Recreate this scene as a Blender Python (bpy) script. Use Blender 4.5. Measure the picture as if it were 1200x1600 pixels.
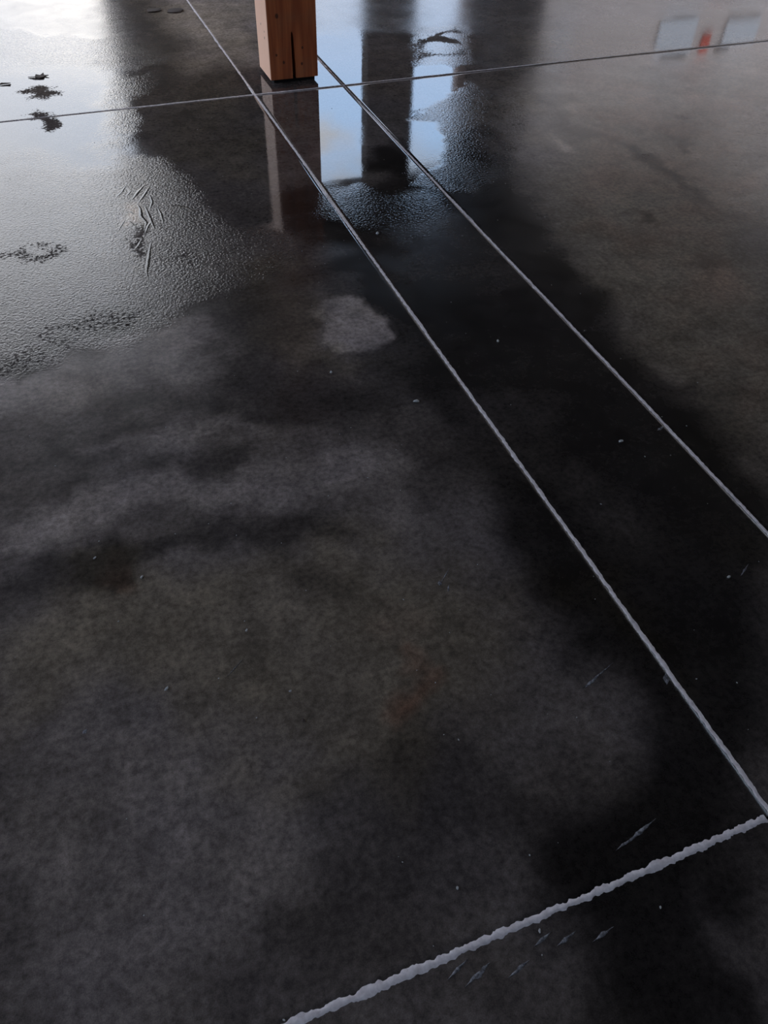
import bpy, bmesh, math, random
import numpy as np
from mathutils import Matrix, Vector

random.seed(7)
scene = bpy.context.scene
for o in list(bpy.data.objects):
    bpy.data.objects.remove(o)
C = scene.collection

# ------------------------------------------------------------------ camera
cam_d = bpy.data.cameras.new('camera')
cam = bpy.data.objects.new('camera', cam_d)
C.objects.link(cam)
cam_d.sensor_fit = 'VERTICAL'
cam_d.sensor_height = 24.0
cam_d.lens = 24.0 * 1202.0 / 1600.0
cam_d.clip_start = 0.02
cam_d.clip_end = 500
R = Matrix(((0.93418559, 0.24437863, -0.25995454),
            (-0.35587638, 0.6902639, -0.62999028),
            (0.02548107, 0.68103953, 0.73180317)))
cam.matrix_world = Matrix.Translation((0, 0, 1.5)) @ R.to_4x4()
scene.camera = cam

scene.view_settings.view_transform = 'Standard'
scene.view_settings.look = 'None'
scene.view_settings.gamma = 1.0
scene.view_settings.use_curve_mapping = False
scene.view_settings.exposure = 2.1

# ------------------------------------------------------------------ sky
def make_world():
    w = bpy.data.worlds.new('sky')
    scene.world = w
    w.use_nodes = True
    nt = w.node_tree
    N, L = nt.nodes, nt.links
    N.clear()
    tc = N.new('ShaderNodeTexCoord')
    sep = N.new('ShaderNodeSeparateXYZ')
    L.new(tc.outputs['Generated'], sep.inputs[0])
    ramp = N.new('ShaderNodeValToRGB')
    e = ramp.color_ramp.elements
    e[0].position = 0.0; e[0].color = (0.28, 0.29, 0.33, 1)
    e[1].position = 1.0; e[1].color = (0.52, 0.55, 0.62, 1)
    for p, c in ((0.22, (0.33, 0.38, 0.48, 1)), (0.36, (0.44, 0.66, 1.0, 1)), (0.6, (0.55, 0.61, 0.72, 1))):
        k = e.new(p); k.color = c
    L.new(sep.outputs[2], ramp.inputs[0])
    # veil of cloud in front of the hidden sun, low over the left side of the yard
    sun = Vector((math.sin(math.radians(3)), math.cos(math.radians(3)), 0.19)).normalized()
    dot = N.new('ShaderNodeVectorMath'); dot.operation = 'DOT_PRODUCT'
    dot.inputs[1].default_value = sun
    L.new(tc.outputs['Generated'], dot.inputs[0])
    mr = N.new('ShaderNodeMapRange'); mr.interpolation_type = 'SMOOTHSTEP'
    mr.inputs[1].default_value = 0.991; mr.inputs[2].default_value = 1.0
    L.new(dot.outputs['Value'], mr.inputs[0])
    mp = N.new('ShaderNodeMapping'); mp.inputs['Scale'].default_value = (1, 1, 2.6)
    L.new(tc.outputs['Generated'], mp.inputs[0])
    nz = N.new('ShaderNodeTexNoise'); nz.inputs['Scale'].default_value = 4.2
    nz.inputs['Detail'].default_value = 6; nz.inputs['Roughness'].default_value = 0.55
    L.new(mp.outputs[0], nz.inputs['Vector'])
    cl = N.new('ShaderNodeMapRange'); cl.interpolation_type = 'SMOOTHSTEP'
    cl.inputs[1].default_value = 0.47; cl.inputs[2].default_value = 0.66
    L.new(nz.outputs['Fac'], cl.inputs[0])
    mix = N.new('ShaderNodeMix'); mix.data_type = 'RGBA'
    mix.inputs['B'].default_value = (0.55, 0.54, 0.54, 1)
    L.new(cl.outputs[0], mix.inputs['Factor']); L.new(ramp.outputs[0], mix.inputs['A'])
    # broad pale haze round the hidden sun
    mw = N.new('ShaderNodeMapRange'); mw.interpolation_type = 'SMOOTHSTEP'
    mw.inputs[1].default_value = 0.87; mw.inputs[2].default_value = 0.99; mw.inputs[4].default_value = 0.7
    sun2 = Vector((math.sin(math.radians(-12)), math.cos(math.radians(-12)), 0.56)).normalized()
    dot2 = N.new('ShaderNodeVectorMath'); dot2.operation = 'DOT_PRODUCT'
    dot2.inputs[1].default_value = sun2
    L.new(tc.outputs['Generated'], dot2.inputs[0]); L.new(dot2.outputs['Value'], mw.inputs[0])
    mixw = N.new('ShaderNodeMix'); mixw.data_type = 'RGBA'
    mixw.inputs['B'].default_value = (0.82, 0.80, 0.79, 1)
    L.new(mw.outputs[0], mixw.inputs['Factor']); L.new(mix.outputs['Result'], mixw.inputs['A'])
    mix2 = N.new('ShaderNodeMix'); mix2.data_type = 'RGBA'
    mix2.inputs['B'].default_value = (1.05, 1.0, 0.94, 1)
    L.new(mr.outputs[0], mix2.inputs['Factor']); L.new(mixw.outputs['Result'], mix2.inputs['A'])
    bg = N.new('ShaderNodeBackground'); bg.inputs[1].default_value = 1.0
    L.new(mix2.outputs['Result'], bg.inputs[0])
    out = N.new('ShaderNodeOutputWorld')
    L.new(bg.outputs[0], out.inputs[0])
make_world()

# ------------------------------------------------------------------ helpers
def link(name, me, mat=None, parent=None):
    o = bpy.data.objects.new(name, me)
    C.objects.link(o)
    if mat: me.materials.append(mat)
    if parent: o.parent = parent
    return o

def tag(o, label=None, cat=None, group=None, kind=None):
    if label: o['label'] = label
    if cat: o['category'] = cat
    if group: o['group'] = group
    if kind: o['kind'] = kind
    return o

def mesh_from(bm, name, smooth=False):
    me = bpy.data.meshes.new(name)
    bmesh.ops.recalc_face_normals(bm, faces=bm.faces)
    bm.to_mesh(me); bm.free()
    if smooth: me.shade_smooth()
    return me

def add_box(bm, x0, x1, y0, y1, z0, z1, bev=0.0):
    g = bmesh.ops.create_cube(bm, size=1.0)
    for v in g['verts']:
        v.co = Vector((x0 + (v.co.x + .5) * (x1 - x0), y0 + (v.co.y + .5) * (y1 - y0), z0 + (v.co.z + .5) * (z1 - z0)))
    if bev:
        es = list({e for v in g['verts'] for e in v.link_edges})
        bmesh.ops.bevel(bm, geom=es, offset=bev, segments=2, affect='EDGES', profile=0.6)

def box(name, x0, x1, y0, y1, z0, z1, mat, parent=None, bev=0.004):
    bm = bmesh.new(); add_box(bm, x0, x1, y0, y1, z0, z1, bev)
    return link(name, mesh_from(bm, name), mat, parent)

def new_mat(name, color=(0.5, 0.5, 0.5), rough=0.6, metal=0.0, spec=0.5):
    m = bpy.data.materials.new(name); m.use_nodes = True
    b = m.node_tree.nodes['Principled BSDF']
    b.inputs['Base Color'].default_value = (*color, 1)
    b.inputs['Roughness'].default_value = rough
    b.inputs['Metallic'].default_value = metal
    b.inputs['Specular IOR Level'].default_value = spec
    return m, m.node_tree, b

def noise(nt, scale, detail=4, rough=0.55, vec=None, dist=0.0):
    n = nt.nodes.new('ShaderNodeTexNoise')
    n.inputs['Scale'].default_value = scale
    n.inputs['Detail'].default_value = detail
    n.inputs['Roughness'].default_value = rough
    n.inputs['Distortion'].default_value = dist
    if vec is not None: nt.links.new(vec, n.inputs['Vector'])
    return n

def maprange(nt, src, a, b, c, d, smooth=False):
    n = nt.nodes.new('ShaderNodeMapRange')
    if smooth: n.interpolation_type = 'SMOOTHSTEP'
    for i, v in zip((1, 2, 3, 4), (a, b, c, d)): n.inputs[i].default_value = v
    nt.links.new(src, n.inputs[0])
    return n

def math_n(nt, op, a, b):
    n = nt.nodes.new('ShaderNodeMath'); n.operation = op
    for i, v in enumerate((a, b)):
        if isinstance(v, (int, float)): n.inputs[i].default_value = v
        else: nt.links.new(v, n.inputs[i])
    return n

def mixc(nt, fac, a, b, blend='MIX'):
    n = nt.nodes.new('ShaderNodeMix'); n.data_type = 'RGBA'; n.blend_type = blend
    for k, v in (('Factor', fac), ('A', a), ('B', b)):
        if isinstance(v, (int, float)): n.inputs[k].default_value = v
        elif isinstance(v, tuple): n.inputs[k].default_value = (*v, 1)
        else: nt.links.new(v, n.inputs[k])
    return n

# ------------------------------------------------------------------ materials
def concrete_mat():
    """Dark dyed and sealed slab: per-vertex maps give the stain tone, its tint and the sealer's state."""
    m, nt, b = new_mat('dyed_concrete')
    N, L = nt.nodes, nt.links
    geo = N.new('ShaderNodeNewGeometry')
    P = geo.outputs['Position']
    def att(n):
        a = N.new('ShaderNodeAttribute'); a.attribute_name = n
        return a.outputs['Fac']
    tone, tint, rg, peel, spec = [att(n) for n in ('tone', 'tint', 'rough', 'peel', 'spec')]
    n1 = noise(nt, 2.6, 7, 0.62, P, 0.6)
    n2 = noise(nt, 13, 6, 0.65, P, 0.4)
    n3 = noise(nt, 60, 5, 0.7, P)
    n4 = noise(nt, 420, 2, 0.6, P)
    f1 = maprange(nt, n1.outputs['Fac'], 0.3, 0.7, 0.72, 1.28)
    f2 = maprange(nt, n2.outputs['Fac'], 0.28, 0.72, 0.68, 1.32)
    f3 = maprange(nt, n3.outputs['Fac'], 0.3, 0.7, 0.55, 1.45)
    f4 = maprange(nt, n4.outputs['Fac'], 0.3, 0.7, 0.8, 1.2)
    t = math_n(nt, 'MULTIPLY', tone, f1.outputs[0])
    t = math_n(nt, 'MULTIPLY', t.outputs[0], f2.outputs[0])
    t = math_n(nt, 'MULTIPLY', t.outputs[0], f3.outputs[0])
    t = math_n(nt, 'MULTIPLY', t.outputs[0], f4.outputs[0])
    # tint: 0 violet grey, 1 brown grey, 2 rust
    n5 = noise(nt, 3.3, 4, 0.5, P)
    tv = math_n(nt, 'ADD', tint, maprange(nt, n5.outputs['Fac'], 0.3, 0.7, -0.18, 0.18).outputs[0])
    tr = N.new('ShaderNodeValToRGB')
    e = tr.color_ramp.elements
    e[0].position = 0.0; e[0].color = (1.24, 1.01, 0.96, 1)
    e[1].position = 1.0; e[1].color = (1.9, 0.85, 0.50, 1)
    k = e.new(0.5); k.color = (1.38, 1.08, 0.80, 1)
    L.new(math_n(nt, 'MULTIPLY', tv.outputs[0], 0.5).outputs[0], tr.inputs[0])
    comb = N.new('ShaderNodeCombineColor')
    for i in range(3): L.new(t.outputs[0], comb.inputs[i])
    col = mixc(nt, 1.0, comb.outputs[0], tr.outputs[0], 'MULTIPLY')
    L.new(col.outputs['Result'], b.inputs['Base Color'])
    # sealer gloss
    nr = noise(nt, 5.5, 5, 0.6, P, 0.5)
    rr = math_n(nt, 'MULTIPLY', rg, maprange(nt, nr.outputs['Fac'], 0.3, 0.7, 0.8, 1.2).outputs[0])
    L.new(rr.outputs[0], b.inputs['Roughness'])
    out = nt.nodes['Material Output']
    df = N.new('ShaderNodeBsdfDiffuse'); L.new(col.outputs['Result'], df.inputs[0])
    ms = N.new('ShaderNodeMixShader')       # spots of low spec are matt
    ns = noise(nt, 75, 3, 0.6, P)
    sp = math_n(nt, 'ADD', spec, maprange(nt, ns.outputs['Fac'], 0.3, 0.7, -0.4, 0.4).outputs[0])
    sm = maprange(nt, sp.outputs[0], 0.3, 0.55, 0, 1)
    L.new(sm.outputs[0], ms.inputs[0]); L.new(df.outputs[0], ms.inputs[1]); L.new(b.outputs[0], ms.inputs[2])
    L.new(ms.outputs[0], out.inputs[0])
    b.inputs['IOR'].default_value = 1.5
    # orange-peel relief of the sealer
    w1 = noise(nt, 105, 2.0, 0.5, P, 0.5)
    w2 = noise(nt, 6, 3, 0.5, P)
    hsum = math_n(nt, 'MULTIPLY', w1.outputs['Fac'], peel)
    h2 = math_n(nt, 'MULTIPLY', w2.outputs['Fac'], 0.05)
    hh = math_n(nt, 'ADD', hsum.outputs[0], h2.outputs[0])
    bp = N.new('ShaderNodeBump'); bp.inputs['Strength'].default_value = 1.0
    bp.inputs['Distance'].default_value = 0.0017
    L.new(hh.outputs[0], bp.inputs['Height'])
    L.new(bp.outputs[0], b.inputs['Normal'])
    return m

def dust_mat():
    m, nt, b = new_mat('joint_dust', (0.5, 0.48, 0.52), 0.9, spec=0.15)
    N, L = nt.nodes, nt.links
    geo = N.new('ShaderNodeNewGeometry'); P = geo.outputs['Position']
    n1 = noise(nt, 60, 5, 0.65, P); n2 = noise(nt, 14, 3, 0.6, P)
    c = mixc(nt, maprange(nt, n1.outputs['Fac'], 0.35, 0.65, 0, 1).outputs[0], (0.70, 0.61, 0.61), (0.95, 0.86, 0.86))
    c2 = mixc(nt, maprange(nt, n2.outputs['Fac'], 0.55, 0.75, 0, 0.5).outputs[0], c.outputs['Result'], (0.26, 0.25, 0.27))
    L.new(c2.outputs['Result'], b.inputs['Base Color'])
    bp = N.new('ShaderNodeBump'); bp.inputs['Distance'].default_value = 0.002; bp.inputs['Strength'].default_value = 0.8
    L.new(n1.outputs['Fac'], bp.inputs['Height']); L.new(bp.outputs[0], b.inputs['Normal'])
    return m

def smear_mat():
    """Thin chalky scuff: dust broken up by the slab texture."""
    m, nt, b = new_mat('chalk_scuff', (0.12, 0.118, 0.13), 0.9, spec=0.1)
    N, L = nt.nodes, nt.links
    geo = N.new('ShaderNodeNewGeometry'); P = geo.outputs['Position']
    n1 = noise(nt, 110, 4, 0.7, P)
    c = mixc(nt, maprange(nt, n1.outputs['Fac'], 0.4, 0.62, 0, 1).outputs[0], (0.08, 0.075, 0.08), (0.34, 0.33, 0.35))
    L.new(c.outputs['Result'], b.inputs['Base Color'])
    return m

def wood_mat():
    m, nt, b = new_mat('fir_timber', rough=0.5, spec=0.35)
    N, L = nt.nodes, nt.links
    tc = N.new('ShaderNodeTexCoord')
    mp = N.new('ShaderNodeMapping'); mp.inputs['Scale'].default_value = (9, 9, 0.55)
    L.new(tc.outputs['Object'], mp.inputs[0])
    n1 = noise(nt, 2.2, 4, 0.5, mp.outputs[0], 1.6)
    mp2 = N.new('ShaderNodeMapping'); mp2.inputs['Scale'].default_value = (60, 60, 1.6)
    L.new(tc.outputs['Object'], mp2.inputs[0])
    n2 = noise(nt, 2.5, 4, 0.6, mp2.outputs[0], 0.5)
    n3 = noise(nt, 9, 3, 0.5, tc.outputs['Object'])
    c = mixc(nt, maprange(nt, n1.outputs['Fac'], 0.35, 0.68, 0, 1, True).outputs[0], (0.44, 0.128, 0.045), (0.27, 0.068, 0.024))
    c = mixc(nt, maprange(nt, n2.outputs['Fac'], 0.5, 0.75, 0, 0.5).outputs[0], c.outputs['Result'], (0.16, 0.045, 0.018))
    c = mixc(nt, maprange(nt, n3.outputs['Fac'], 0.5, 0.75, 0, 0.35).outputs[0], c.outputs['Result'], (0.26, 0.13, 0.07))
    # sky light on the left face, painted in as a paler wood colour
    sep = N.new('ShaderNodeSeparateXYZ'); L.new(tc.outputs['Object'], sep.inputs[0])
    lit_face = maprange(nt, sep.outputs[0], 0.003, 0.0005, 0, 0.93)
    c = mixc(nt, lit_face.outputs[0], c.outputs['Result'], (0.95, 0.57, 0.39))
    # knots
    for kx, ky, kz, r in KNOTS:
        d = N.new('ShaderNodeVectorMath'); d.operation = 'DISTANCE'
        sc = N.new('ShaderNodeVectorMath'); sc.operation = 'MULTIPLY'; sc.inputs[1].default_value = (1, 1, 0.75)
        L.new(tc.outputs['Object'], sc.inputs[0]); L.new(sc.outputs[0], d.inputs[0])
        d.inputs[1].default_value = (kx, ky, kz * 0.75)
        c = mixc(nt, maprange(nt, d.outputs['Value'], r * 0.45, r, 0.9, 0, True).outputs[0], c.outputs['Result'], (0.045, 0.016, 0.010))
    L.new(c.outputs['Result'], b.inputs['Base Color'])
    bp = N.new('ShaderNodeBump'); bp.inputs['Distance'].default_value = 0.0015; bp.inputs['Strength'].default_value = 0.5
    L.new(n2.outputs['Fac'], bp.inputs['Height']); L.new(bp.outputs[0], b.inputs['Normal'])
    return m

# knot centres in the post's own metres: x from its left face, y from its front face, z up
KNOTS = [(0.078, 0.0, 0.082, 0.0085), (0.178, 0.0, 0.068, 0.008), (0.055, 0.0, 0.30, 0.012), (0.185, 0.0, 0.145, 0.007),
         (0.0, 0.075, 0.185, 0.007), (0.0, 0.135, 0.235, 0.006), (0.0, 0.07, 0.215, 0.005), (0.04, 0.0, 0.12, 0.007)]

M_conc = concrete_mat()
M_dust = dust_mat()
M_smear = smear_mat()
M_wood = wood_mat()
M_steel, _, _ = new_mat('black_steel', (0.006, 0.006, 0.007), 0.7, 0.0, 0.1)
M_sub, _, _ = new_mat('slab_core', (0.03, 0.03, 0.032), 0.9)
M_dark, _, _ = new_mat('dark_boarding', (0.022, 0.017, 0.015), 0.8)
M_beam, _, _ = new_mat('dark_timber', (0.05, 0.028, 0.018), 0.7)
M_jamb, _, _ = new_mat('pink_primed_timber', (0.55, 0.42, 0.38), 0.6)
M_ground, nt_, b_ = new_mat('gravel_yard', (0.20, 0.19, 0.17), 0.95)
g_ = nt_.nodes.new('ShaderNodeNewGeometry'); n_ = noise(nt_, 30, 6, 0.7, g_.outputs['Position'])
nt_.links.new(mixc(nt_, n_.outputs['Fac'], (0.12, 0.11, 0.10), (0.32, 0.30, 0.27)).outputs['Result'], b_.inputs['Base Color'])
M_render, nt_, b_ = new_mat('grey_render', (0.45, 0.41, 0.39), 0.9)
g_ = nt_.nodes.new('ShaderNodeNewGeometry'); n_ = noise(nt_, 0.9, 5, 0.6, g_.outputs['Position'])
nt_.links.new(mixc(nt_, n_.outputs['Fac'], (0.52, 0.43, 0.38), (0.78, 0.66, 0.59)).outputs['Result'], b_.inputs['Base Color'])
M_white, _, _ = new_mat('white_sheet', (0.66, 0.65, 0.65), 0.7)
M_red, _, _ = new_mat('red_cloth', (0.62, 0.05, 0.015), 0.7)
M_black, _, _ = new_mat('black_paint', (0.01, 0.01, 0.012), 0.6)

# ------------------------------------------------------------------ floor
GC = 0.0012                                      # cross cuts are finer
XA, XB, YC, YD = 0.965, 1.462, 4.345, 0.270     # saw cuts
GW = 0.0016                                      # half width of a cut
X0, X1, Y0, Y1 = -6.0, 8.4, -3.0, 9.0            # slab extent

# regions of the slab in metres: channel, value, opacity, feather, outline
# FIELDS BEGIN
FIELDS = [
    ('tone', 44, 1, 0.15, [(-0.20,7.20), (1.68,6.73), (1.04,2.93), (0.70,2.55), (-0.39,2.19)]),
    ('tone', 66, 1, 0.25, [(2.43,4.21), (4.51,4.35), (1.87,1.28), (1.66,1.63), (1.67,2.09), (1.79,2.69)]),
    ('tone', 76, 0.9, 0.3, [(2.50,3.98), (4.24,4.04), (2.80,2.37), (2.29,2.53), (2.19,3.11)]),
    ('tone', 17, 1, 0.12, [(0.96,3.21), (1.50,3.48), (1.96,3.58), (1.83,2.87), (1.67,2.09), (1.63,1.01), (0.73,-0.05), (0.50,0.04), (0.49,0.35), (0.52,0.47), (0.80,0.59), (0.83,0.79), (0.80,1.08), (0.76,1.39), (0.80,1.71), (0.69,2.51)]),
    ('tone', 33, 0.8, 0.08, [(0.89,1.68), (1.06,1.66), (1.13,1.50), (1.07,1.31), (1.24,1.09), (1.17,0.95), (1.05,1.11), (0.92,1.31)]),
    ('tone', 30, 0.7, 0.08, [(0.99,2.78), (1.40,2.82), (1.49,2.40), (1.29,2.12), (1.17,2.30), (0.95,2.38)]),
    ('tone', 46, 0.8, 0.1, [(1.71,1.62), (1.96,1.38), (1.52,0.87), (1.55,1.20)]),
    ('tone', 58, 1, 0.02, [(1.572,1.643), (1.693,1.636), (1.737,1.583), (1.653,1.496), (1.598,1.536)]),
    ('tone', 84, 1, 0.012, [(0.669,2.298), (0.734,2.334), (0.795,2.336), (0.837,2.269), (0.857,2.142), (0.855,2.029), (0.796,1.983), (0.707,1.987), (0.638,2.010), (0.611,2.084), (0.656,2.169), (0.639,2.224)]),
    ('tone', 70, 1, 0.012, [(0.633,2.294), (0.672,2.315), (0.664,2.266), (0.632,2.260)]),
    ('tone', 34, 0.8, 0.1, [(0.16,2.69), (0.73,2.64), (0.68,2.33), (0.54,2.01), (0.67,1.90), (0.86,1.91), (0.79,1.65), (0.35,1.80), (0.08,1.96), (0.27,2.22)]),
    ('tone', 76, 1, 0.09, [(-0.44,2.01), (-0.43,2.20), (-0.20,2.27), (0.09,2.28), (0.29,2.29), (0.25,2.11), (0.12,2.01), (-0.13,1.97)]),
    ('tone', 30, 0.95, 0.03, [(-0.426,2.343), (-0.251,2.339), (-0.221,2.464), (-0.022,2.543), (0.111,2.477), (0.085,2.353), (-0.128,2.354), (-0.174,2.302), (-0.279,2.222), (-0.430,2.205)]),
    ('tone', 30, 0.9, 0.05, [(-0.30,1.85), (-0.05,1.90), (0.29,1.87), (0.77,1.79), (0.71,1.65), (0.30,1.76), (0.03,1.79), (-0.21,1.76)]),
    ('tone', 72, 0.9, 0.05, [(-0.18,1.82), (0.13,1.83), (0.31,1.79), (0.33,1.72), (0.07,1.72), (-0.24,1.75)]),
    ('tone', 34, 0.85, 0.04, [(-0.25,1.67), (-0.03,1.68), (0.27,1.64), (0.29,1.57), (-0.01,1.60), (-0.23,1.58)]),
    ('tone', 75, 0.95, 0.06, [(-0.45,1.57), (-0.22,1.62), (0.01,1.62), (0.35,1.59), (0.69,1.50), (0.68,1.42), (0.55,1.34), (0.25,1.42), (-0.03,1.47), (-0.30,1.43), (-0.45,1.44)]),
    ('tone', 32, 0.9, 0.05, [(-0.46,1.35), (-0.30,1.43), (-0.04,1.42), (0.14,1.40), (0.33,1.34), (0.44,1.23), (0.21,1.27), (-0.08,1.34), (-0.29,1.29), (-0.46,1.31)]),
    ('tone', 60, 1, 0.05, [(-0.12,1.33), (0.09,1.30), (0.24,1.26), (0.57,1.11), (0.50,1.03), (0.42,0.83), (0.29,0.67), (0.03,0.68), (-0.27,0.83), (-0.47,0.97), (-0.46,1.28), (-0.29,1.29), (-0.25,1.31)]),
    ('tone', 31, 0.95, 0.02, [(-0.249,1.385), (-0.195,1.431), (-0.132,1.427), (-0.101,1.380), (-0.121,1.265), (-0.170,1.262), (-0.210,1.297), (-0.247,1.300)]),
    ('tone', 40, 0.8, 0.05, [(0.19,1.18), (0.29,1.19), (0.40,1.13), (0.35,1.07), (0.23,1.11)]),
    ('tone', 52, 0.8, 0.08, [(0.52,1.07), (0.79,0.97), (0.80,0.80), (0.74,0.65), (0.50,0.60), (0.35,0.67)]),
    ('tone', 60, 0.9, 0.06, [(0.50,1.32), (0.56,1.33), (0.63,1.26), (0.63,1.18), (0.56,1.14), (0.49,1.19)]),
    ('tone', 42, 0.7, 0.06, [(0.50,1.75), (0.87,1.62), (0.83,1.29), (0.67,1.27), (0.65,1.40)]),
    ('tone', 64, 1, 0.1, [(-0.47,0.90), (-0.30,0.88), (0.07,0.73), (0.22,0.62), (0.07,0.47), (-0.12,0.43), (-0.22,0.31), (-0.48,0.41)]),
    ('tone', 48, 0.7, 0.08, [(-0.46,1.08), (-0.36,1.01), (-0.33,0.88), (-0.40,0.79), (-0.47,0.82)]),
    ('tone', 38, 0.85, 0.08, [(0.14,0.62), (0.44,0.66), (0.56,0.54), (0.54,0.40), (0.37,0.33), (0.11,0.30), (-0.04,0.28), (-0.13,0.35), (-0.06,0.45), (0.07,0.47)]),
    ('tone', 50, 0.6, 0.06, [(0.13,0.68), (0.28,0.63), (0.23,0.51), (0.10,0.50)]),
    ('tone', 50, 0.8, 0.06, [(0.72,0.20), (0.89,0.14), (0.78,0.01), (0.70,0.10)]),
    ('tone', 46, 0.6, 0.05, [(0.27,0.28), (0.45,0.26), (0.47,0.19), (0.29,0.19)]),
    ('tone', 36, 0.5, 0.04, [(0.09,1.10), (0.14,1.00), (0.09,0.93), (0.04,1.02)]),
    ('tone', 40, 0.8, 0.03, [(2.523,3.305), (2.564,3.130), (2.578,2.897), (2.552,2.776), (2.493,2.816), (2.479,3.002)]),
    ('tone', 44, 0.8, 0.04, [(2.55,2.90), (2.54,2.64), (2.52,2.46), (2.47,2.48), (2.48,2.70)]),
    ('tone', 40, 0.9, 0.03, [(2.174,2.619), (2.235,2.549), (2.178,2.448), (2.124,2.494)]),
    ('tone', 48, 0.9, 0.05, [(2.18,2.20), (2.25,2.12), (2.18,2.04), (2.13,2.08)]),
    ('tone', 120, 0.7, 0.02, [(2.213,3.400), (2.240,3.278), (2.231,3.171), (2.194,3.198), (2.189,3.294)]),
    ('tone', 46, 0.8, 0.03, [(2.991,3.443), (3.086,3.433), (3.027,3.342), (2.944,3.349)]),
    ('tone', 46, 0.8, 0.03, [(2.814,3.275), (2.853,3.179), (2.783,2.999), (2.756,3.023), (2.807,3.168), (2.780,3.226)]),
    ('tone', 50, 0.7, 0.06, [(2.46,3.89), (2.58,3.87), (2.45,3.52), (2.52,3.28), (2.33,3.34), (2.33,3.55)]),
    ('tone', 96, 0.6, 0.05, [(2.54,3.72), (2.46,3.53), (2.55,3.40), (2.52,3.36), (2.42,3.49), (2.49,3.69)]),
    ('tint', 1.1, 1, 0.3, [(2.75,4.84), (5.16,5.11), (1.41,0.75), (1.61,2.11)]),
    ('tint', 1, 0.9, 0.1, [(-0.12,1.38), (0.55,1.14), (0.79,0.97), (0.59,0.67), (0.32,0.58), (-0.07,0.83), (-0.46,1.02), (-0.46,1.26)]),
    ('tint', 1, 0.6, 0.1, [(0.58,6.31), (1.42,6.09), (0.68,3.23), (0.35,3.68)]),
    ('tint', 2, 0.55, 0.04, [(0.41,0.83), (0.45,0.84), (0.43,0.76), (0.39,0.72), (0.32,0.73), (0.37,0.78)]),
    ('tint', 2, 0.5, 0.06, [(0.90,0.91), (0.96,0.91), (0.97,0.63), (0.91,0.62)]),
    ('tint', 2, 0.35, 0.1, [(0.48,2.63), (0.78,2.48), (0.70,1.96), (0.42,2.05)]),
    ('tint', 2, 0.4, 0.02, [(-0.242,1.426), (-0.098,1.386), (-0.123,1.255), (-0.240,1.297)]),
    ('tint', 0, 0.7, 0.05, [(0.69,2.37), (0.87,2.06), (0.78,1.95), (0.59,2.03)]),
    ('rough', 0.06, 1, 0.12, [(0.30,4.83), (0.83,5.38), (1.21,5.28), (1.67,5.42), (2.59,4.89), (1.99,3.57), (1.53,2.97), (1.10,2.63), (0.70,2.55), (0.39,2.76), (0.28,3.43)]),
    ('rough', 0.1, 1, 0.15, [(-0.40,5.99), (0.39,5.50), (0.19,3.59), (-0.44,3.59)]),
    ('rough', 0.2, 1, 0.08, [(-0.39,6.12), (-0.00,6.23), (0.31,6.08), (-0.03,5.86), (-0.40,5.90)]),
    ('rough', 0.2, 1, 0.2, [(0.69,7.38), (1.59,7.16), (1.06,5.32), (0.65,4.84), (0.35,4.92)]),
    ('peel', 1.0, 1, 0.2, [(0.64,7.39), (1.35,7.22), (0.83,5.38), (0.57,4.75), (0.32,4.83)]),
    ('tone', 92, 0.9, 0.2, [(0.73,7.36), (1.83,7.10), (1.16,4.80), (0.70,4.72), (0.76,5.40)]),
    ('rough', 0.18, 0.7, 0.1, [(2.05,6.64), (3.25,6.34), (2.63,5.16), (2.20,5.20), (1.85,5.20), (1.63,5.32)]),
    ('rough', 0.17, 0.9, 0.12, [(-0.44,3.72), (0.19,3.59), (0.29,3.17), (0.11,2.56), (-0.27,2.29), (-0.47,2.29)]),
    ('rough', 0.16, 0.9, 0.3, [(3.27,5.28), (5.16,5.11), (4.08,3.85), (2.71,4.13)]),
    ('rough', 0.05, 1, 0.12, [(3.84,5.05), (4.98,4.90), (4.28,4.09), (3.31,4.24)]),
    ('rough', 0.035, 1, 0.04, [(1.09,4.82), (1.73,4.88), (1.97,5.06), (2.31,4.47), (2.09,4.10), (1.84,3.88), (1.61,3.29), (1.34,3.09), (1.18,3.08), (0.72,3.29)]),
    ('tone', 95, 0.9, 0.03, [(0.123,3.276), (0.169,3.323), (0.200,3.234), (0.192,3.119), (0.134,3.081), (0.100,3.148)]),
    ('tint', 1.3, 0.9, 0.03, [(0.114,3.304), (0.214,3.272), (0.193,3.062), (0.093,3.094)]),
    ('rough', 0.07, 1, 0.06, [(-0.41,5.25), (-0.15,5.12), (0.31,4.63), (0.20,3.66), (-0.01,3.72), (-0.43,4.00)]),
    ('peel', 0.06, 1, 0.1, [(0.30,4.83), (1.21,5.28), (2.36,4.95), (2.38,4.45), (1.53,2.97), (1.06,2.54), (0.70,2.55), (0.42,3.32)]),
    ('peel', 0.0, 1, 0.05, [(1.51,5.19), (1.89,5.08), (1.16,3.15), (0.80,3.26)]),
    ('peel', 1.0, 1, 0.06, [(-0.40,5.99), (0.39,5.50), (0.21,3.91), (0.37,3.60), (0.45,3.31), (0.54,2.98), (0.66,2.67), (0.57,2.50), (0.33,2.49), (0.08,2.32), (-0.47,2.22)]),
    ('peel', 0.2, 1, 0.12, [(-0.41,5.25), (-0.15,5.07), (0.35,4.92), (0.17,3.74), (-0.43,4.00)]),
    ('peel', 0.7, 1, 0.02, [(1.616,3.787), (1.950,4.041), (2.174,4.232), (2.298,3.745), (1.926,3.116), (1.584,2.948), (1.449,2.991), (1.340,3.092), (1.570,3.264), (1.682,3.458), (1.741,3.732)]),
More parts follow.
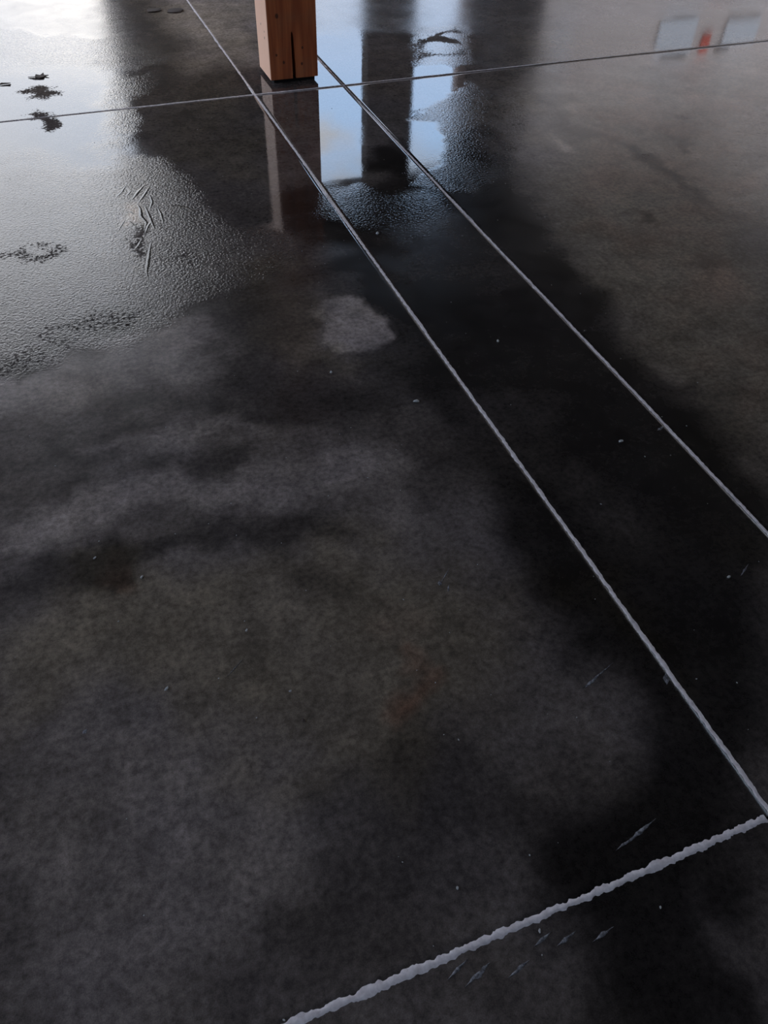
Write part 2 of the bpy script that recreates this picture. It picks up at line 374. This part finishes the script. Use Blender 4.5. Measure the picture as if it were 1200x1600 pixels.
    ('peel', 0.5, 1, 0.1, [(0.94,3.14), (1.16,3.08), (1.33,3.08), (1.45,2.99), (1.36,2.71), (1.11,2.67), (0.97,2.87), (0.82,2.94)]),
    ('peel', 0.6, 1, 0.03, [(2.199,5.203), (2.632,5.155), (2.326,4.467), (1.959,4.515)]),
    ('peel', 0.02, 1, 0.15, [(3.45,5.23), (5.16,5.11), (4.16,3.94), (2.91,4.18)]),
    ('peel', 0.9, 0.9, 0.05, [(0.26,4.54), (0.35,4.82), (0.57,4.97), (0.58,4.65), (0.37,4.46), (0.24,3.94), (0.24,4.10)]),
    ('peel', 0.6, 0.8, 0.1, [(0.59,7.01), (1.13,6.87), (0.69,5.42), (0.40,5.25)]),
    ('peel', 1.6, 1, 0.08, [(0.22,3.76), (0.36,3.57), (0.45,3.31), (0.54,2.98), (0.66,2.67), (0.56,2.55), (0.35,2.58), (0.13,2.69), (0.18,3.21)]),
    ('rough', 0.22, 1, 0.1, [(0.22,3.76), (0.36,3.57), (0.45,3.31), (0.54,2.98), (0.66,2.67), (0.56,2.55), (0.35,2.58), (0.13,2.69), (0.18,3.21)]),
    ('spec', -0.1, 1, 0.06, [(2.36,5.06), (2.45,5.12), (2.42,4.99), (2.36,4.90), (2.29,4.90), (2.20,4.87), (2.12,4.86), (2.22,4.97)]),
    ('spec', 0.25, 1, 0.08, [(2.06,4.91), (2.12,4.81), (2.26,4.73), (2.49,4.84), (2.46,4.74), (2.26,4.63), (2.04,4.61), (1.97,4.69)]),
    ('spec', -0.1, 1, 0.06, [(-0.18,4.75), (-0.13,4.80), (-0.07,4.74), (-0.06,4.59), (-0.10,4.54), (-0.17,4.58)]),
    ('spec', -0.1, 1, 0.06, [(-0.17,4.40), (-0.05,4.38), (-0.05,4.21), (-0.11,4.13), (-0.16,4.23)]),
    ('spec', 0.3, 0.9, 0.05, [(-0.43,3.05), (-0.29,3.03), (-0.15,3.04), (-0.15,2.94), (-0.28,2.92), (-0.43,2.94)]),
    ('spec', 0.2, 0.95, 0.03, [(0.099,2.930), (0.154,3.103), (0.197,3.117), (0.177,2.931), (0.139,2.840), (0.103,2.826)]),
    ('spec', 0.3, 0.9, 0.03, [(0.230,2.810), (0.280,2.845), (0.324,2.815), (0.287,2.751), (0.234,2.749)]),
    ('spec', 0.3, 0.9, 0.03, [(0.414,2.775), (0.513,2.875), (0.551,2.873), (0.519,2.793), (0.430,2.734)]),
    ('spec', 0.45, 0.9, 0.05, [(-0.43,2.34), (-0.25,2.34), (-0.22,2.46), (-0.02,2.54), (0.11,2.48), (0.08,2.35), (-0.13,2.35), (-0.28,2.22), (-0.43,2.20)]),
    ('spec', 0.62, 0.9, 0.2, [(3.19,5.30), (5.16,5.11), (5.04,4.97), (1.96,1.38), (1.69,1.99), (1.91,2.84)]),
    ('spec', 1, 1, 0.25, [(3.27,5.28), (5.16,5.11), (4.00,3.75), (3.32,3.63), (2.56,3.86)]),
]
# FIELDS END

def vnoise(x, y, s, seed):
    """smooth value noise in -1..1"""
    rng = np.random.RandomState(seed)
    T = rng.rand(64, 64) * 2 - 1
    gx, gy = x * s + 100, y * s + 100
    ix, iy = np.floor(gx).astype(int), np.floor(gy).astype(int)
    fx, fy = gx - ix, gy - iy
    fx = fx * fx * (3 - 2 * fx); fy = fy * fy * (3 - 2 * fy)
    a = T[ix % 64, iy % 64]; b = T[(ix + 1) % 64, iy % 64]
    c = T[ix % 64, (iy + 1) % 64]; d = T[(ix + 1) % 64, (iy + 1) % 64]
    return (a * (1 - fx) + b * fx) * (1 - fy) + (c * (1 - fx) + d * fx) * fy

def sdf(px, py, poly):
    n = len(poly)
    d = np.full(px.shape, 1e9); inside = np.zeros(px.shape, bool)
    for i in range(n):
        x0, y0 = poly[i]; x1, y1 = poly[(i + 1) % n]
        ex, ey = x1 - x0, y1 - y0
        t = np.clip(((px - x0) * ex + (py - y0) * ey) / (ex * ex + ey * ey + 1e-12), 0, 1)
        d = np.minimum(d, np.hypot(px - x0 - t * ex, py - y0 - t * ey))
        c = (y0 > py) != (y1 > py)
        with np.errstate(divide='ignore', invalid='ignore'):
            xi = x0 + (py - y0) / (y1 - y0 + 1e-12) * ex
        inside ^= c & (px < xi)
    return np.where(inside, -d, d)

TONE_K = 2.9
def lin(v):
    s = v / 255.0
    return ((s + 0.055) / 1.055) ** 2.4

def fields(x, y):
    ch = {'tone': np.full(x.shape, 52.0), 'tint': np.full(x.shape, 0.25), 'rough': np.full(x.shape, 0.22),
          'peel': np.full(x.shape, 0.16), 'spec': np.full(x.shape, 1.0)}
    for k, (c, v, op, fe, poly) in enumerate(FIELDS):
        a = min(fe * 1.1, 0.12)
        s = 1.0 / max(fe * 2.2, 0.05)
        wx = x + a * vnoise(x, y, s, 11 + k) + a * 0.45 * vnoise(x, y, s * 3.1, 51 + k)
        wy = y + a * vnoise(x, y, s, 91 + k) + a * 0.45 * vnoise(x, y, s * 3.1, 131 + k)
        d = sdf(wx, wy, poly)
        t = np.clip(0.5 - d / (2 * fe), 0, 1)
        mk = t * t * (3 - 2 * t) * op
        ch[c] = ch[c] * (1 - mk) + v * mk
    ch['tone'] = lin(ch['tone']) * TONE_K
    return ch

def lines(a, b):
    """grid lines: fine where the photograph looks closely, coarse elsewhere"""
    out = [a]; p = a
    return out

def spaced(a, b, fine0, fine1, fine, coarse):
    out = [a]
    while out[-1] < b - 1e-6:
        p = out[-1]
        st = fine if fine0 <= p < fine1 else coarse
        nx = p + st
        if p < fine0 < nx: nx = fine0
        if b - nx < st * 0.5: nx = b
        out.append(min(nx, b))
    return np.array(out)

def slab(x0, x1, y0, y1, parent):
    gx = spaced(x0, x1, -1.2, 5.3, 0.016, 0.25)
    gy = spaced(y0, y1, -0.3, 7.2, 0.016, 0.25)
    ch_e = 0.0009                                  # worn arris along the cuts
    gx = np.unique(np.concatenate([gx, [x0 + ch_e, x1 - ch_e]])); gy = np.unique(np.concatenate([gy, [y0 + ch_e, y1 - ch_e]]))
    nx, ny = len(gx), len(gy)
    X, Y = np.meshgrid(gx, gy)
    Z = np.zeros_like(X)
    Z[0, :] = Z[-1, :] = -0.0012; Z[:, 0] = Z[:, -1] = -0.0012
    verts = np.stack([X.ravel(), Y.ravel(), Z.ravel()], 1)
    i = np.arange(nx * ny).reshape(ny, nx)
    quads = np.stack([i[:-1, :-1].ravel(), i[:-1, 1:].ravel(), i[1:, 1:].ravel(), i[1:, :-1].ravel()], 1)
    ring = np.concatenate([i[0, :], i[1:, -1], i[-1, -2::-1], i[-2:0:-1, 0]])
    sk = verts[ring].copy(); sk[:, 2] = -0.02
    n0 = len(verts); m_ = len(ring)
    j = np.arange(m_); jn = (j + 1) % m_
    side = np.stack([ring[j], n0 + j, n0 + jn, ring[jn]], 1)
    verts = np.concatenate([verts, sk]); faces = np.concatenate([quads, side])
    me = bpy.data.meshes.new('slab_panel')
    me.vertices.add(len(verts)); me.vertices.foreach_set('co', verts.astype(np.float32).ravel())
    me.loops.add(len(faces) * 4); me.loops.foreach_set('vertex_index', faces.astype(np.int32).ravel())
    me.polygons.add(len(faces)); me.polygons.foreach_set('loop_start', np.arange(0, len(faces) * 4, 4, dtype=np.int32))
    me.update(calc_edges=True)
    me.shade_smooth()
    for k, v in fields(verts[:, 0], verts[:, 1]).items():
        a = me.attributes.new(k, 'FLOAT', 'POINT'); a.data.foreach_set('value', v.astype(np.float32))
    return link('slab_panel', me, M_conc, parent)

floor = box('floor', X0, X1, Y0, Y1, -0.16, -0.018, M_sub, bev=0.0)
tag(floor, kind='structure')
xs = [X0, XA, XB, X1]
for a in range(3):
    ys = [Y0, YD, YC, Y1] if a == 0 else [Y0, YC, Y1]
    for c in range(len(ys) - 1):
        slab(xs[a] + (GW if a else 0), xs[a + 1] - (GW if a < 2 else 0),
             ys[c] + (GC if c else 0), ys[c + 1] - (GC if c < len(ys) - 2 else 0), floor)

def ribbon(name, p0, p1, width, seed, parent, mat=M_dust, step=0.0035, jag=0.3, lift=0.0008, gaps=None, taper=0.0):
    """a line of packed dust in a saw cut: ragged edges, crown a little proud of the slab"""
    rng = np.random.RandomState(seed)
    p0, p1 = np.array(p0, float), np.array(p1, float)
    Ln = np.linalg.norm(p1 - p0); d = (p1 - p0) / Ln; nrm = np.array([-d[1], d[0]])
    n = int(Ln / step) + 1
    s = np.linspace(0, Ln, n)
    def sm(scale, sd):
        return vnoise(s, s * 0 + sd * 3.7, scale, sd)
    w = width(s) if callable(width) else np.full(n, width)
    wob = 0.0012 * sm(3, seed + 1) + 0.0006 * sm(20, seed + 2)
    lump = np.clip(sm(14, seed + 3) - 0.74, 0, 1) * 3
    lump2 = np.clip(sm(12, seed + 4) - 0.74, 0, 1) * 3
    wl = w * 0.5 * (1 + jag * 0.9 * sm(110, seed + 5) + jag * 0.35 * sm(31, seed + 15) + 0.10 * sm(5, seed + 6) + jag * 0.3 * rng.uniform(-1, 1, n) + lump)
    wr = w * 0.5 * (1 + jag * 0.9 * sm(110, seed + 7) + jag * 0.35 * sm(31, seed + 17) + 0.10 * sm(5, seed + 8) + jag * 0.3 * rng.uniform(-1, 1, n) + lump2)
    if gaps is not None:
        g = gaps(s); wl = wl * g; wr = wr * g
    if taper:
        t = np.clip(np.minimum(s, Ln - s) / taper, 0.05, 1); wl = wl * t; wr = wr * t
    wl = np.maximum(wl, 0.0002); wr = np.maximum(wr, 0.0002)
    V = []
    for k in range(n):
        c = p0 + d * s[k] + nrm * wob[k]
        h = lift * (0.75 + 0.4 * rng.rand())
        h = max(h, 0.0003)
        for off, z in ((wl[k], -0.0004), (wl[k] * 0.55, h * 0.7), (0, h), (-wr[k] * 0.55, h * 0.7), (-wr[k], -0.0004)):
            q = c + nrm * off
            V.append((q[0], q[1], z + 0.0003))
    Fc = []
    for k in range(n - 1):
        for c in range(4):
            a = k * 5 + c
            Fc.append((a, a + 5, a + 6, a + 1))
    me = bpy.data.meshes.new(name); me.from_pydata(V, [], Fc); me.update(); me.shade_smooth()
    return link(name, me, mat, parent)

ribbon('joint_filler', (XA, -1.2), (XA, 9.0), 0.0112, 3, floor)
def gB(s):
    y = s - 1.2
    return np.where((y > 3.95) & (y < 4.9), np.clip(vnoise(s, s * 0, 24, 5) * 1.3 + 0.35, 0.12, 0.8), 1.0)
ribbon('joint_filler', (XB, -1.2), (XB, 9.0), 0.0108, 17, floor, gaps=gB)
ribbon('joint_filler', (-6.0, YC - 0.02), (8.4, YC + 0.045), lambda s: (0.0105 + 0.003 * vnoise(s, s * 0, 2, 9)) * np.clip((9.35 - s) / 0.8, 0.03, 1) * np.clip((s - 5.2) / 1.2, 0.35, 1), 29, floor, lift=0.001)
ribbon('joint_filler', (-1.5, YD), (0.949, YD), 0.0142, 41, floor, jag=0.45)

# scuffs and smears of dust: centre, angle of the long axis in degrees, length, width
for k, (x, y, ang, ln, wd) in enumerate([
        (0.808, 0.664, 18, 0.105, 0.0035), (0.785, 0.655, 20, 0.045, 0.008), (0.598, 1.038, 42, 0.05, 0.003), (0.578, 1.022, 70, 0.016, 0.014),
        (0.59, 1.0, 60, 0.022, 0.006), (0.70, 0.335, 14, 0.09, 0.008), (0.66, 0.325, 12, 0.05, 0.006),
        (0.30, 0.225, 18, 0.06, 0.010), (0.37, 0.208, 14, 0.05, 0.008), (0.47, 0.222, 12, 0.045, 0.007), (0.535, 0.205, 10, 0.05, 0.006),
        (0.27, 0.245, 20, 0.05, 0.007), (0.43, 0.236, 14, 0.04, 0.005),
        (0.948, 0.603, 60, 0.03, 0.012), (1.440, 1.335, 20, 0.035, 0.012), (0.05, 0.957, 35, 0.055, 0.0025), (-0.277, 0.915, 40, 0.012, 0.010),
        (1.32, 0.80, 30, 0.05, 0.006), (1.03, 3.05, 60, 0.03, 0.012)]):
    c, s_ = math.cos(math.radians(ang)), math.sin(math.radians(ang))
    ribbon('dust_smear', (x - c * ln / 2, y - s_ * ln / 2), (x + c * ln / 2, y + s_ * ln / 2), wd, 200 + k * 3, floor,
           mat=M_smear, step=0.002, jag=0.55, lift=0.0004, taper=ln * 0.5)

# wrinkles where the sealer has lifted
def wrinkle(pts, w, h):
    V, Fc = [], []
    n = len(pts)
    for k, p in enumerate(pts):
        a = Vector(pts[max(k - 1, 0)]); b = Vector(pts[min(k + 1, n - 1)])
        t = (b - a).normalized(); nr = Vector((-t.y, t.x))
        e = math.sin(math.pi * (k + 0.25) / (n - 0.5))
        for off, z in ((1, 0), (0.5, 0.75), (0, 1), (-0.5, 0.75), (-1, 0)):
            q = Vector(p) + nr * off * w * e
            V.append((q.x, q.y, z * h * e - 0.0002))
    for k in range(n - 1):
        for c in range(4):
            a = k * 5 + c; Fc.append((a, a + 5, a + 6, a + 1))
    me = bpy.data.meshes.new('sealer_wrinkle'); me.from_pydata(V, [], Fc); me.update(); me.shade_smooth()
    for nme, val in (('tone', 0.03), ('tint', 0.9), ('rough', 0.16), ('peel', 0.4), ('spec', 0.9)):
        a = me.attributes.new(nme, 'FLOAT', 'POINT'); a.data.foreach_set('value', [val] * len(V))
    return link('sealer_wrinkle', me, M_conc, floor)

WRINKLES = [([(0.101,3.345), (0.111,3.360), (0.121,3.376), (0.131,3.391), (0.141,3.407), (0.151,3.428), (0.160,3.449), (0.170,3.471), (0.180,3.492)], 0.0072, 0.0008),
    ([(0.160,3.301), (0.171,3.321), (0.182,3.340), (0.193,3.361), (0.204,3.381), (0.216,3.401), (0.228,3.421), (0.240,3.442), (0.252,3.463)], 0.0088, 0.0012),
    ([(0.184,3.269), (0.195,3.288), (0.205,3.308), (0.215,3.328), (0.226,3.348), (0.237,3.372), (0.248,3.396), (0.259,3.419), (0.271,3.444)], 0.008, 0.0012),
    ([(0.149,3.354), (0.159,3.370), (0.169,3.386), (0.178,3.402), (0.188,3.418)], 0.0064, 0.0008),
    ([(0.185,3.293), (0.187,3.277), (0.189,3.261), (0.190,3.246), (0.192,3.230), (0.190,3.213), (0.188,3.196), (0.186,3.179), (0.184,3.162), (0.187,3.146), (0.190,3.131), (0.194,3.115), (0.197,3.100), (0.191,3.082), (0.185,3.064), (0.179,3.047), (0.173,3.029)], 0.0096, 0.0014),
    ([(0.211,3.272), (0.212,3.251), (0.214,3.229), (0.215,3.208), (0.216,3.187), (0.216,3.160), (0.217,3.134), (0.217,3.108), (0.217,3.082), (0.218,3.065), (0.219,3.048), (0.220,3.031), (0.221,3.014)], 0.008, 0.0012),
    ([(0.198,2.967), (0.192,2.945), (0.186,2.923), (0.180,2.901), (0.174,2.880), (0.168,2.856), (0.163,2.832), (0.157,2.809), (0.152,2.786), (0.148,2.770), (0.144,2.754), (0.141,2.738), (0.137,2.722), (0.135,2.698), (0.134,2.673), (0.132,2.649), (0.131,2.626)], 0.0088, 0.0012),
    ([(0.287,3.218), (0.299,3.217), (0.311,3.216), (0.324,3.215), (0.336,3.214), (0.346,3.206), (0.356,3.199), (0.366,3.191), (0.376,3.183), (0.382,3.169), (0.389,3.155), (0.395,3.141), (0.402,3.127)], 0.008, 0.0008),
    ([(0.095,3.110), (0.104,3.118), (0.112,3.125), (0.121,3.132), (0.129,3.139), (0.134,3.128), (0.139,3.116), (0.143,3.105), (0.148,3.093), (0.154,3.100), (0.160,3.106), (0.166,3.113), (0.172,3.120)], 0.0056, 0.0008),
    ([(0.071,3.041), (0.078,3.058), (0.085,3.075), (0.092,3.092), (0.100,3.109), (0.107,3.124), (0.114,3.138), (0.121,3.153), (0.128,3.168)], 0.0048, 0.0008),
    ([(0.118,3.206), (0.125,3.210), (0.132,3.214), (0.139,3.217), (0.146,3.221), (0.151,3.209), (0.156,3.197), (0.160,3.186), (0.165,3.174)], 0.0048, 0.0008),
    ([(0.175,3.007), (0.181,3.024), (0.188,3.041), (0.194,3.059), (0.201,3.076), (0.207,3.085), (0.214,3.095), (0.221,3.104), (0.227,3.113)], 0.0072, 0.0012),
    ([(0.249,3.373), (0.249,3.349), (0.249,3.325), (0.249,3.302), (0.249,3.279), (0.243,3.258), (0.236,3.237), (0.229,3.217), (0.223,3.196)], 0.0072, 0.001),
    ([(0.260,3.245), (0.261,3.222), (0.262,3.199), (0.264,3.176), (0.265,3.153), (0.263,3.129), (0.262,3.105), (0.260,3.081), (0.259,3.057)], 0.0064, 0.0008),
    ([(0.160,2.979), (0.155,2.965), (0.149,2.951), (0.143,2.937), (0.137,2.923), (0.131,2.914), (0.125,2.906), (0.119,2.898), (0.113,2.889)], 0.0072, 0.0008)]
for pts, w, h in WRINKLES: wrinkle(pts, w, h)

# ------------------------------------------------------------------ the post
PX, PY, PZ = 1.086, 4.470, 0.022
PW, PD, PH = 0.268, 0.240, 2.80
post = bpy.data.objects.new('timber_post', None); C.objects.link(post); post.location = (PX, PY, 0)
tag(post, 'square reddish brown timber post with a split up its front face', 'post')
def shaft():
    # outline counterclockwise from the front left arris, with a drying split in the front face
    def sec(z, ws, dep, cx):
        r = 0.004
        wob = 0.0008 * math.sin(z * 40)
        pts = [(r, 0), (cx - ws - 0.02, 0), (cx - ws, 0.0005), (cx - ws * 0.5 + wob, dep), (cx + ws * 0.5 + wob, dep), (cx + ws, 0.0005), (cx + ws + 0.02, 0),
               (PW - r, 0), (PW, r), (PW, PD - r), (PW - r, PD), (r, PD), (0, PD - r), (0, r)]
        return pts
    zs = [(0, 0.0100, 0.06, 0.134), (0.03, 0.0096, 0.06, 0.1345), (0.07, 0.0092, 0.06, 0.1345), (0.11, 0.0086, 0.06, 0.1335), (0.15, 0.0080, 0.06, 0.133),
          (0.19, 0.0068, 0.05, 0.132), (0.215, 0.0050, 0.04, 0.131), (0.226, 0.0004, 0.0008, 0.131), (0.4, 0.0004, 0.0006, 0.131), (1.2, 0.0003, 0.0006, 0.129), (PH, 0.0003, 0.0006, 0.129)]
    V, Fc = [], []
    for z, ws, dep, cx in zs:
        V += [(x, y, z + 0.0) for x, y in sec(z, ws, dep, cx)]
    n = 14
    for k in range(len(zs) - 1):
        for i in range(n):
            a = k * n + i; b = k * n + (i + 1) % n
            Fc.append((a, b, b + n, a + n))
    Fc.append(tuple(reversed(range(n)))); Fc.append(tuple(range((len(zs) - 1) * n, len(zs) * n)))
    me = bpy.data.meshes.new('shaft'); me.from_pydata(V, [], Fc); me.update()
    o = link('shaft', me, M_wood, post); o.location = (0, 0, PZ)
    return o
shaft()
bp_ = box('base_plate', 0.022, PW - 0.014, 0.022, PD - 0.02, 0.0, PZ, M_steel, post, 0.001)
bp_['label'] = 'black steel standoff under the post'

# ------------------------------------------------------------------ crumbs and grit on the slab
M_crumb, nt_, b_ = new_mat('concrete_crumb', (0.42, 0.41, 0.40), 0.85)
M_crumbd, nt_, b_ = new_mat('dark_crumb', (0.05, 0.03, 0.022), 0.8)
def crumb(x, y, r, elong, rot, mat, label, name='concrete_crumb', group='crumbs lying loose on the slab', flat=0.55):
    bm = bmesh.new(); bmesh.ops.create_icosphere(bm, subdivisions=1, radius=1.0)
    rr = random.Random(int(x * 1000) + int(y * 977))
    for v in bm.verts: v.co *= rr.uniform(0.72, 1.2)
    zmin = min(v.co.z for v in bm.verts)
    for v in bm.verts: v.co = Vector((v.co.x * r * elong, v.co.y * r, (v.co.z - zmin) * r * flat))
    o = link(name, mesh_from(bm, name), mat); o.location = (x, y, 0.0); o.rotation_euler.z = rot
    tag(o, label, 'crumb', group)
    return o
crumb(-0.101, 0.957, 0.0035, 2.0, 0.9, M_crumb, 'elongated pale crumb on the brown-grey slab, lowest left of the loose crumbs')
crumb(0.150, 0.860, 0.0032, 1.3, 0.4, M_crumb, 'small pale crumb directly above the rust-brown fleck')
crumb(0.099, 1.047, 0.0030, 1.9, 1.0, M_crumb, 'pale crumb beside the dark blotch, above the hair-thin pale scratch')
crumb(1.292, 1.323, 0.0065, 1.3, 0.2, M_crumb, 'largest pale flake, lying between the two long joints')
crumb(0.791, 1.691, 0.0060, 1.8, -0.2, M_crumb, 'pale flake just left of the long joint, below the pale round stain')
crumb(1.175, 1.897, 0.0055, 1.5, 1.2, M_crumb, 'pale sliver between the long joints, level with the pale round stain')
crumb(0.590, 1.917, 0.0045, 1.6, 1.3, M_crumb, 'pale grain below the pale round stain')
crumb(1.267, 0.794, 0.0042, 1.6, 0.2, M_crumb, 'white grain by the right edge, between the long joints')
crumb(-0.103, 1.285, 0.0035, 1.6, 0.8, M_crumb, 'pale grain at the right edge of the square dark stain')
crumb(-0.203, 1.385, 0.0035, 1.6, 0.8, M_crumb, 'pale grain at the upper left of the square dark stain')
crumb(0.156, 0.783, 0.0042, 1.2, 1.3, M_crumbd, 'tiny rust-brown fleck alone on the brown-grey slab', name='rust_fleck', group='dark flecks on the slab')
crumb(0.324, 0.365, 0.0028, 1.2, 1.3, M_crumb, 'brownish grain above the near cross joint')
crumb(0.432, 0.249, 0.0024, 2.2, 0.9, M_crumb, 'pale splinter just below the near cross joint')
crumb(0.657, 0.206, 0.0024, 1.3, 0.9, M_crumb, 'lone pale grain right of centre below the near cross joint')
crumb(1.052, 2.727, 0.0070, 1.4, 1.1, M_crumb, 'pale grain in the glossy patch just right of the long joint')
# flat scraps of dark litter in the glare at the top left
def scrap(x, y, pts, label, name='dry_leaf_scrap'):
    bm = bmesh.new()
    vs = [bm.verts.new((px, py, 0.0015 + 0.004 * (k % 2))) for k, (px, py) in enumerate(pts)]
    f = bm.faces.new(vs)
    r = bmesh.ops.extrude_face_region(bm, geom=[f])
    for v in [g for g in r['geom'] if isinstance(g, bmesh.types.BMVert)]: v.co.z += 0.003
    o = link(name, mesh_from(bm, name), M_crumbd); o.location = (x, y, 0)
    tag(o, label, 'litter', 'dark scraps of litter on the slab')
    return o
LEAF = [(-0.055, 0.012), (-0.02, -0.01), (0.0, -0.03), (0.02, -0.022), (0.03, -0.002), (0.052, 0.0), (0.03, 0.02), (0.028, 0.045), (0.008, 0.024), (-0.012, 0.03), (-0.02, 0.008)]
scrap(-0.088, 4.935, LEAF, 'small dark curled leaf scrap in the white glare, above the cross joint')
scrap(0.71, 6.02, [(-0.045, -0.03), (0.0, -0.045), (0.045, -0.02), (0.05, 0.02), (0.0, 0.035), (-0.04, 0.02)], 'flat dark scrap near the top edge, left one of two')
scrap(0.835, 5.97, [(-0.05, -0.02), (-0.01, -0.05), (0.03, -0.04), (0.06, 0.0), (0.05, 0.05), (0.0, 0.04), (-0.03, 0.05)], 'flat dark scrap near the top edge, right one of two')
scrap(-0.28, 4.875, [(-0.02, -0.006), (0.04, -0.012), (0.045, 0.004), (0.0, 0.006)], 'short dark twig bit touching the dark spot in the glare', name='twig_bit')

def grit():
    bm = bmesh.new(); rr = random.Random(12)
    for k in range(330):
        x = rr.uniform(-0.8, 2.6); y = rr.uniform(-0.2, 4.2)
        r = rr.uniform(0.0006, 0.0017)
        g = bmesh.ops.create_icosphere(bm, subdivisions=1, radius=r)
        e = rr.uniform(1, 2); a = rr.uniform(0, 3.14)
        for v in g['verts']:
            q = Vector((v.co.x * e, v.co.y, v.co.z * 0.6 + r * 0.5))
            q.rotate(Matrix.Rotation(a, 3, 'Z')); v.co = q + Vector((x, y, 0))
    o = link('grit', mesh_from(bm, 'grit'), M_crumb)
    tag(o, 'fine pale grit scattered over the dark slab', 'grit', kind='stuff')
grit()

# ------------------------------------------------------------------ the shelter round the slab (seen mirrored in the floor), and an added shade wall
gr = box('ground', -60, 60, -40, 80, -0.6, -0.16, M_ground, bev=0.0); tag(gr, kind='structure')
ceil = box('ceiling', 0.6, 8.5, -3.2, 9.4, 3.05, 3.2, M_dark, bev=0.0); tag(ceil, kind='structure')
box('ceiling_panel', -4.9, 0.6, -3.2, 7.5, 3.05, 3.2, M_dark, ceil, 0.0)
for k in range(7):
    box('rafter', -4.8 if k < 6 else 0.6, 8.4, -2.6 + k * 1.75, -2.5 + k * 1.75, 2.86, 3.05, M_beam, ceil)
wb = box('wall_back', 0.6, 8.5, 9.0, 9.25, 2.78, 3.05, M_dark, bev=0.0); tag(wb, kind='structure')
for x0, x1 in ((0.60, 2.62), (3.31, 3.88), (4.53, 5.5)):
    box('wall_panel', x0, x1, 9.0, 9.2, -0.0, 2.78, M_dark, wb)
box('jamb', 4.44, 4.53, 8.99, 9.12, 0.0, 2.78, M_jamb, wb)
wf = box('shade_wall', -6.0, 8.5, -3.2, -3.0, -0.16, 3.05, M_dark, bev=0.0); tag(wf, kind='structure')  # unseen wall, added behind the camera to keep light off the post's front
hs = box('wall_outside', 6.6, 26, 13.0, 13.3, -0.16, 12.5, M_render, bev=0.0); tag(hs, kind='structure')
# sheets and a sign fixed to the pale wall outside; they show as blurred marks in the slab
SB = 12.93
def wall_sheet(name, x0, x1, z0, z1, mat, label, group='sheets and marks on the pale wall outside'):
    o = box(name, x0, x1, SB, 12.98, z0, z1, mat, bev=0.002); tag(o, label, name.replace('_', ' '), group); return o
wall_sheet('white_sheet', 8.1, 8.5, 2.5, 3.2, M_white, 'white sheet on the outer wall, mirrored nearest the post')
wall_sheet('white_sheet', 10.35, 11.15, 2.45, 3.02, M_white, 'wide white sheet left of the red strip, mirrored in the slab')
wall_sheet('white_sheet', 11.85, 12.6, 2.55, 2.98, M_white, 'white sheet right of the red strip, mirrored in the slab')
wall_sheet('red_strip', 11.38, 11.55, 2.76, 3.06, M_red, 'upright red strip mirrored near the top right of the slab')
wall_sheet('dark_ledge', 11.75, 12.05, 3.02, 3.07, M_black, 'short dark ledge right of the red strip')
wall_sheet('dark_ledge', 10.55, 11.1, 3.06, 3.11, M_black, 'long dark ledge left of the red strip')
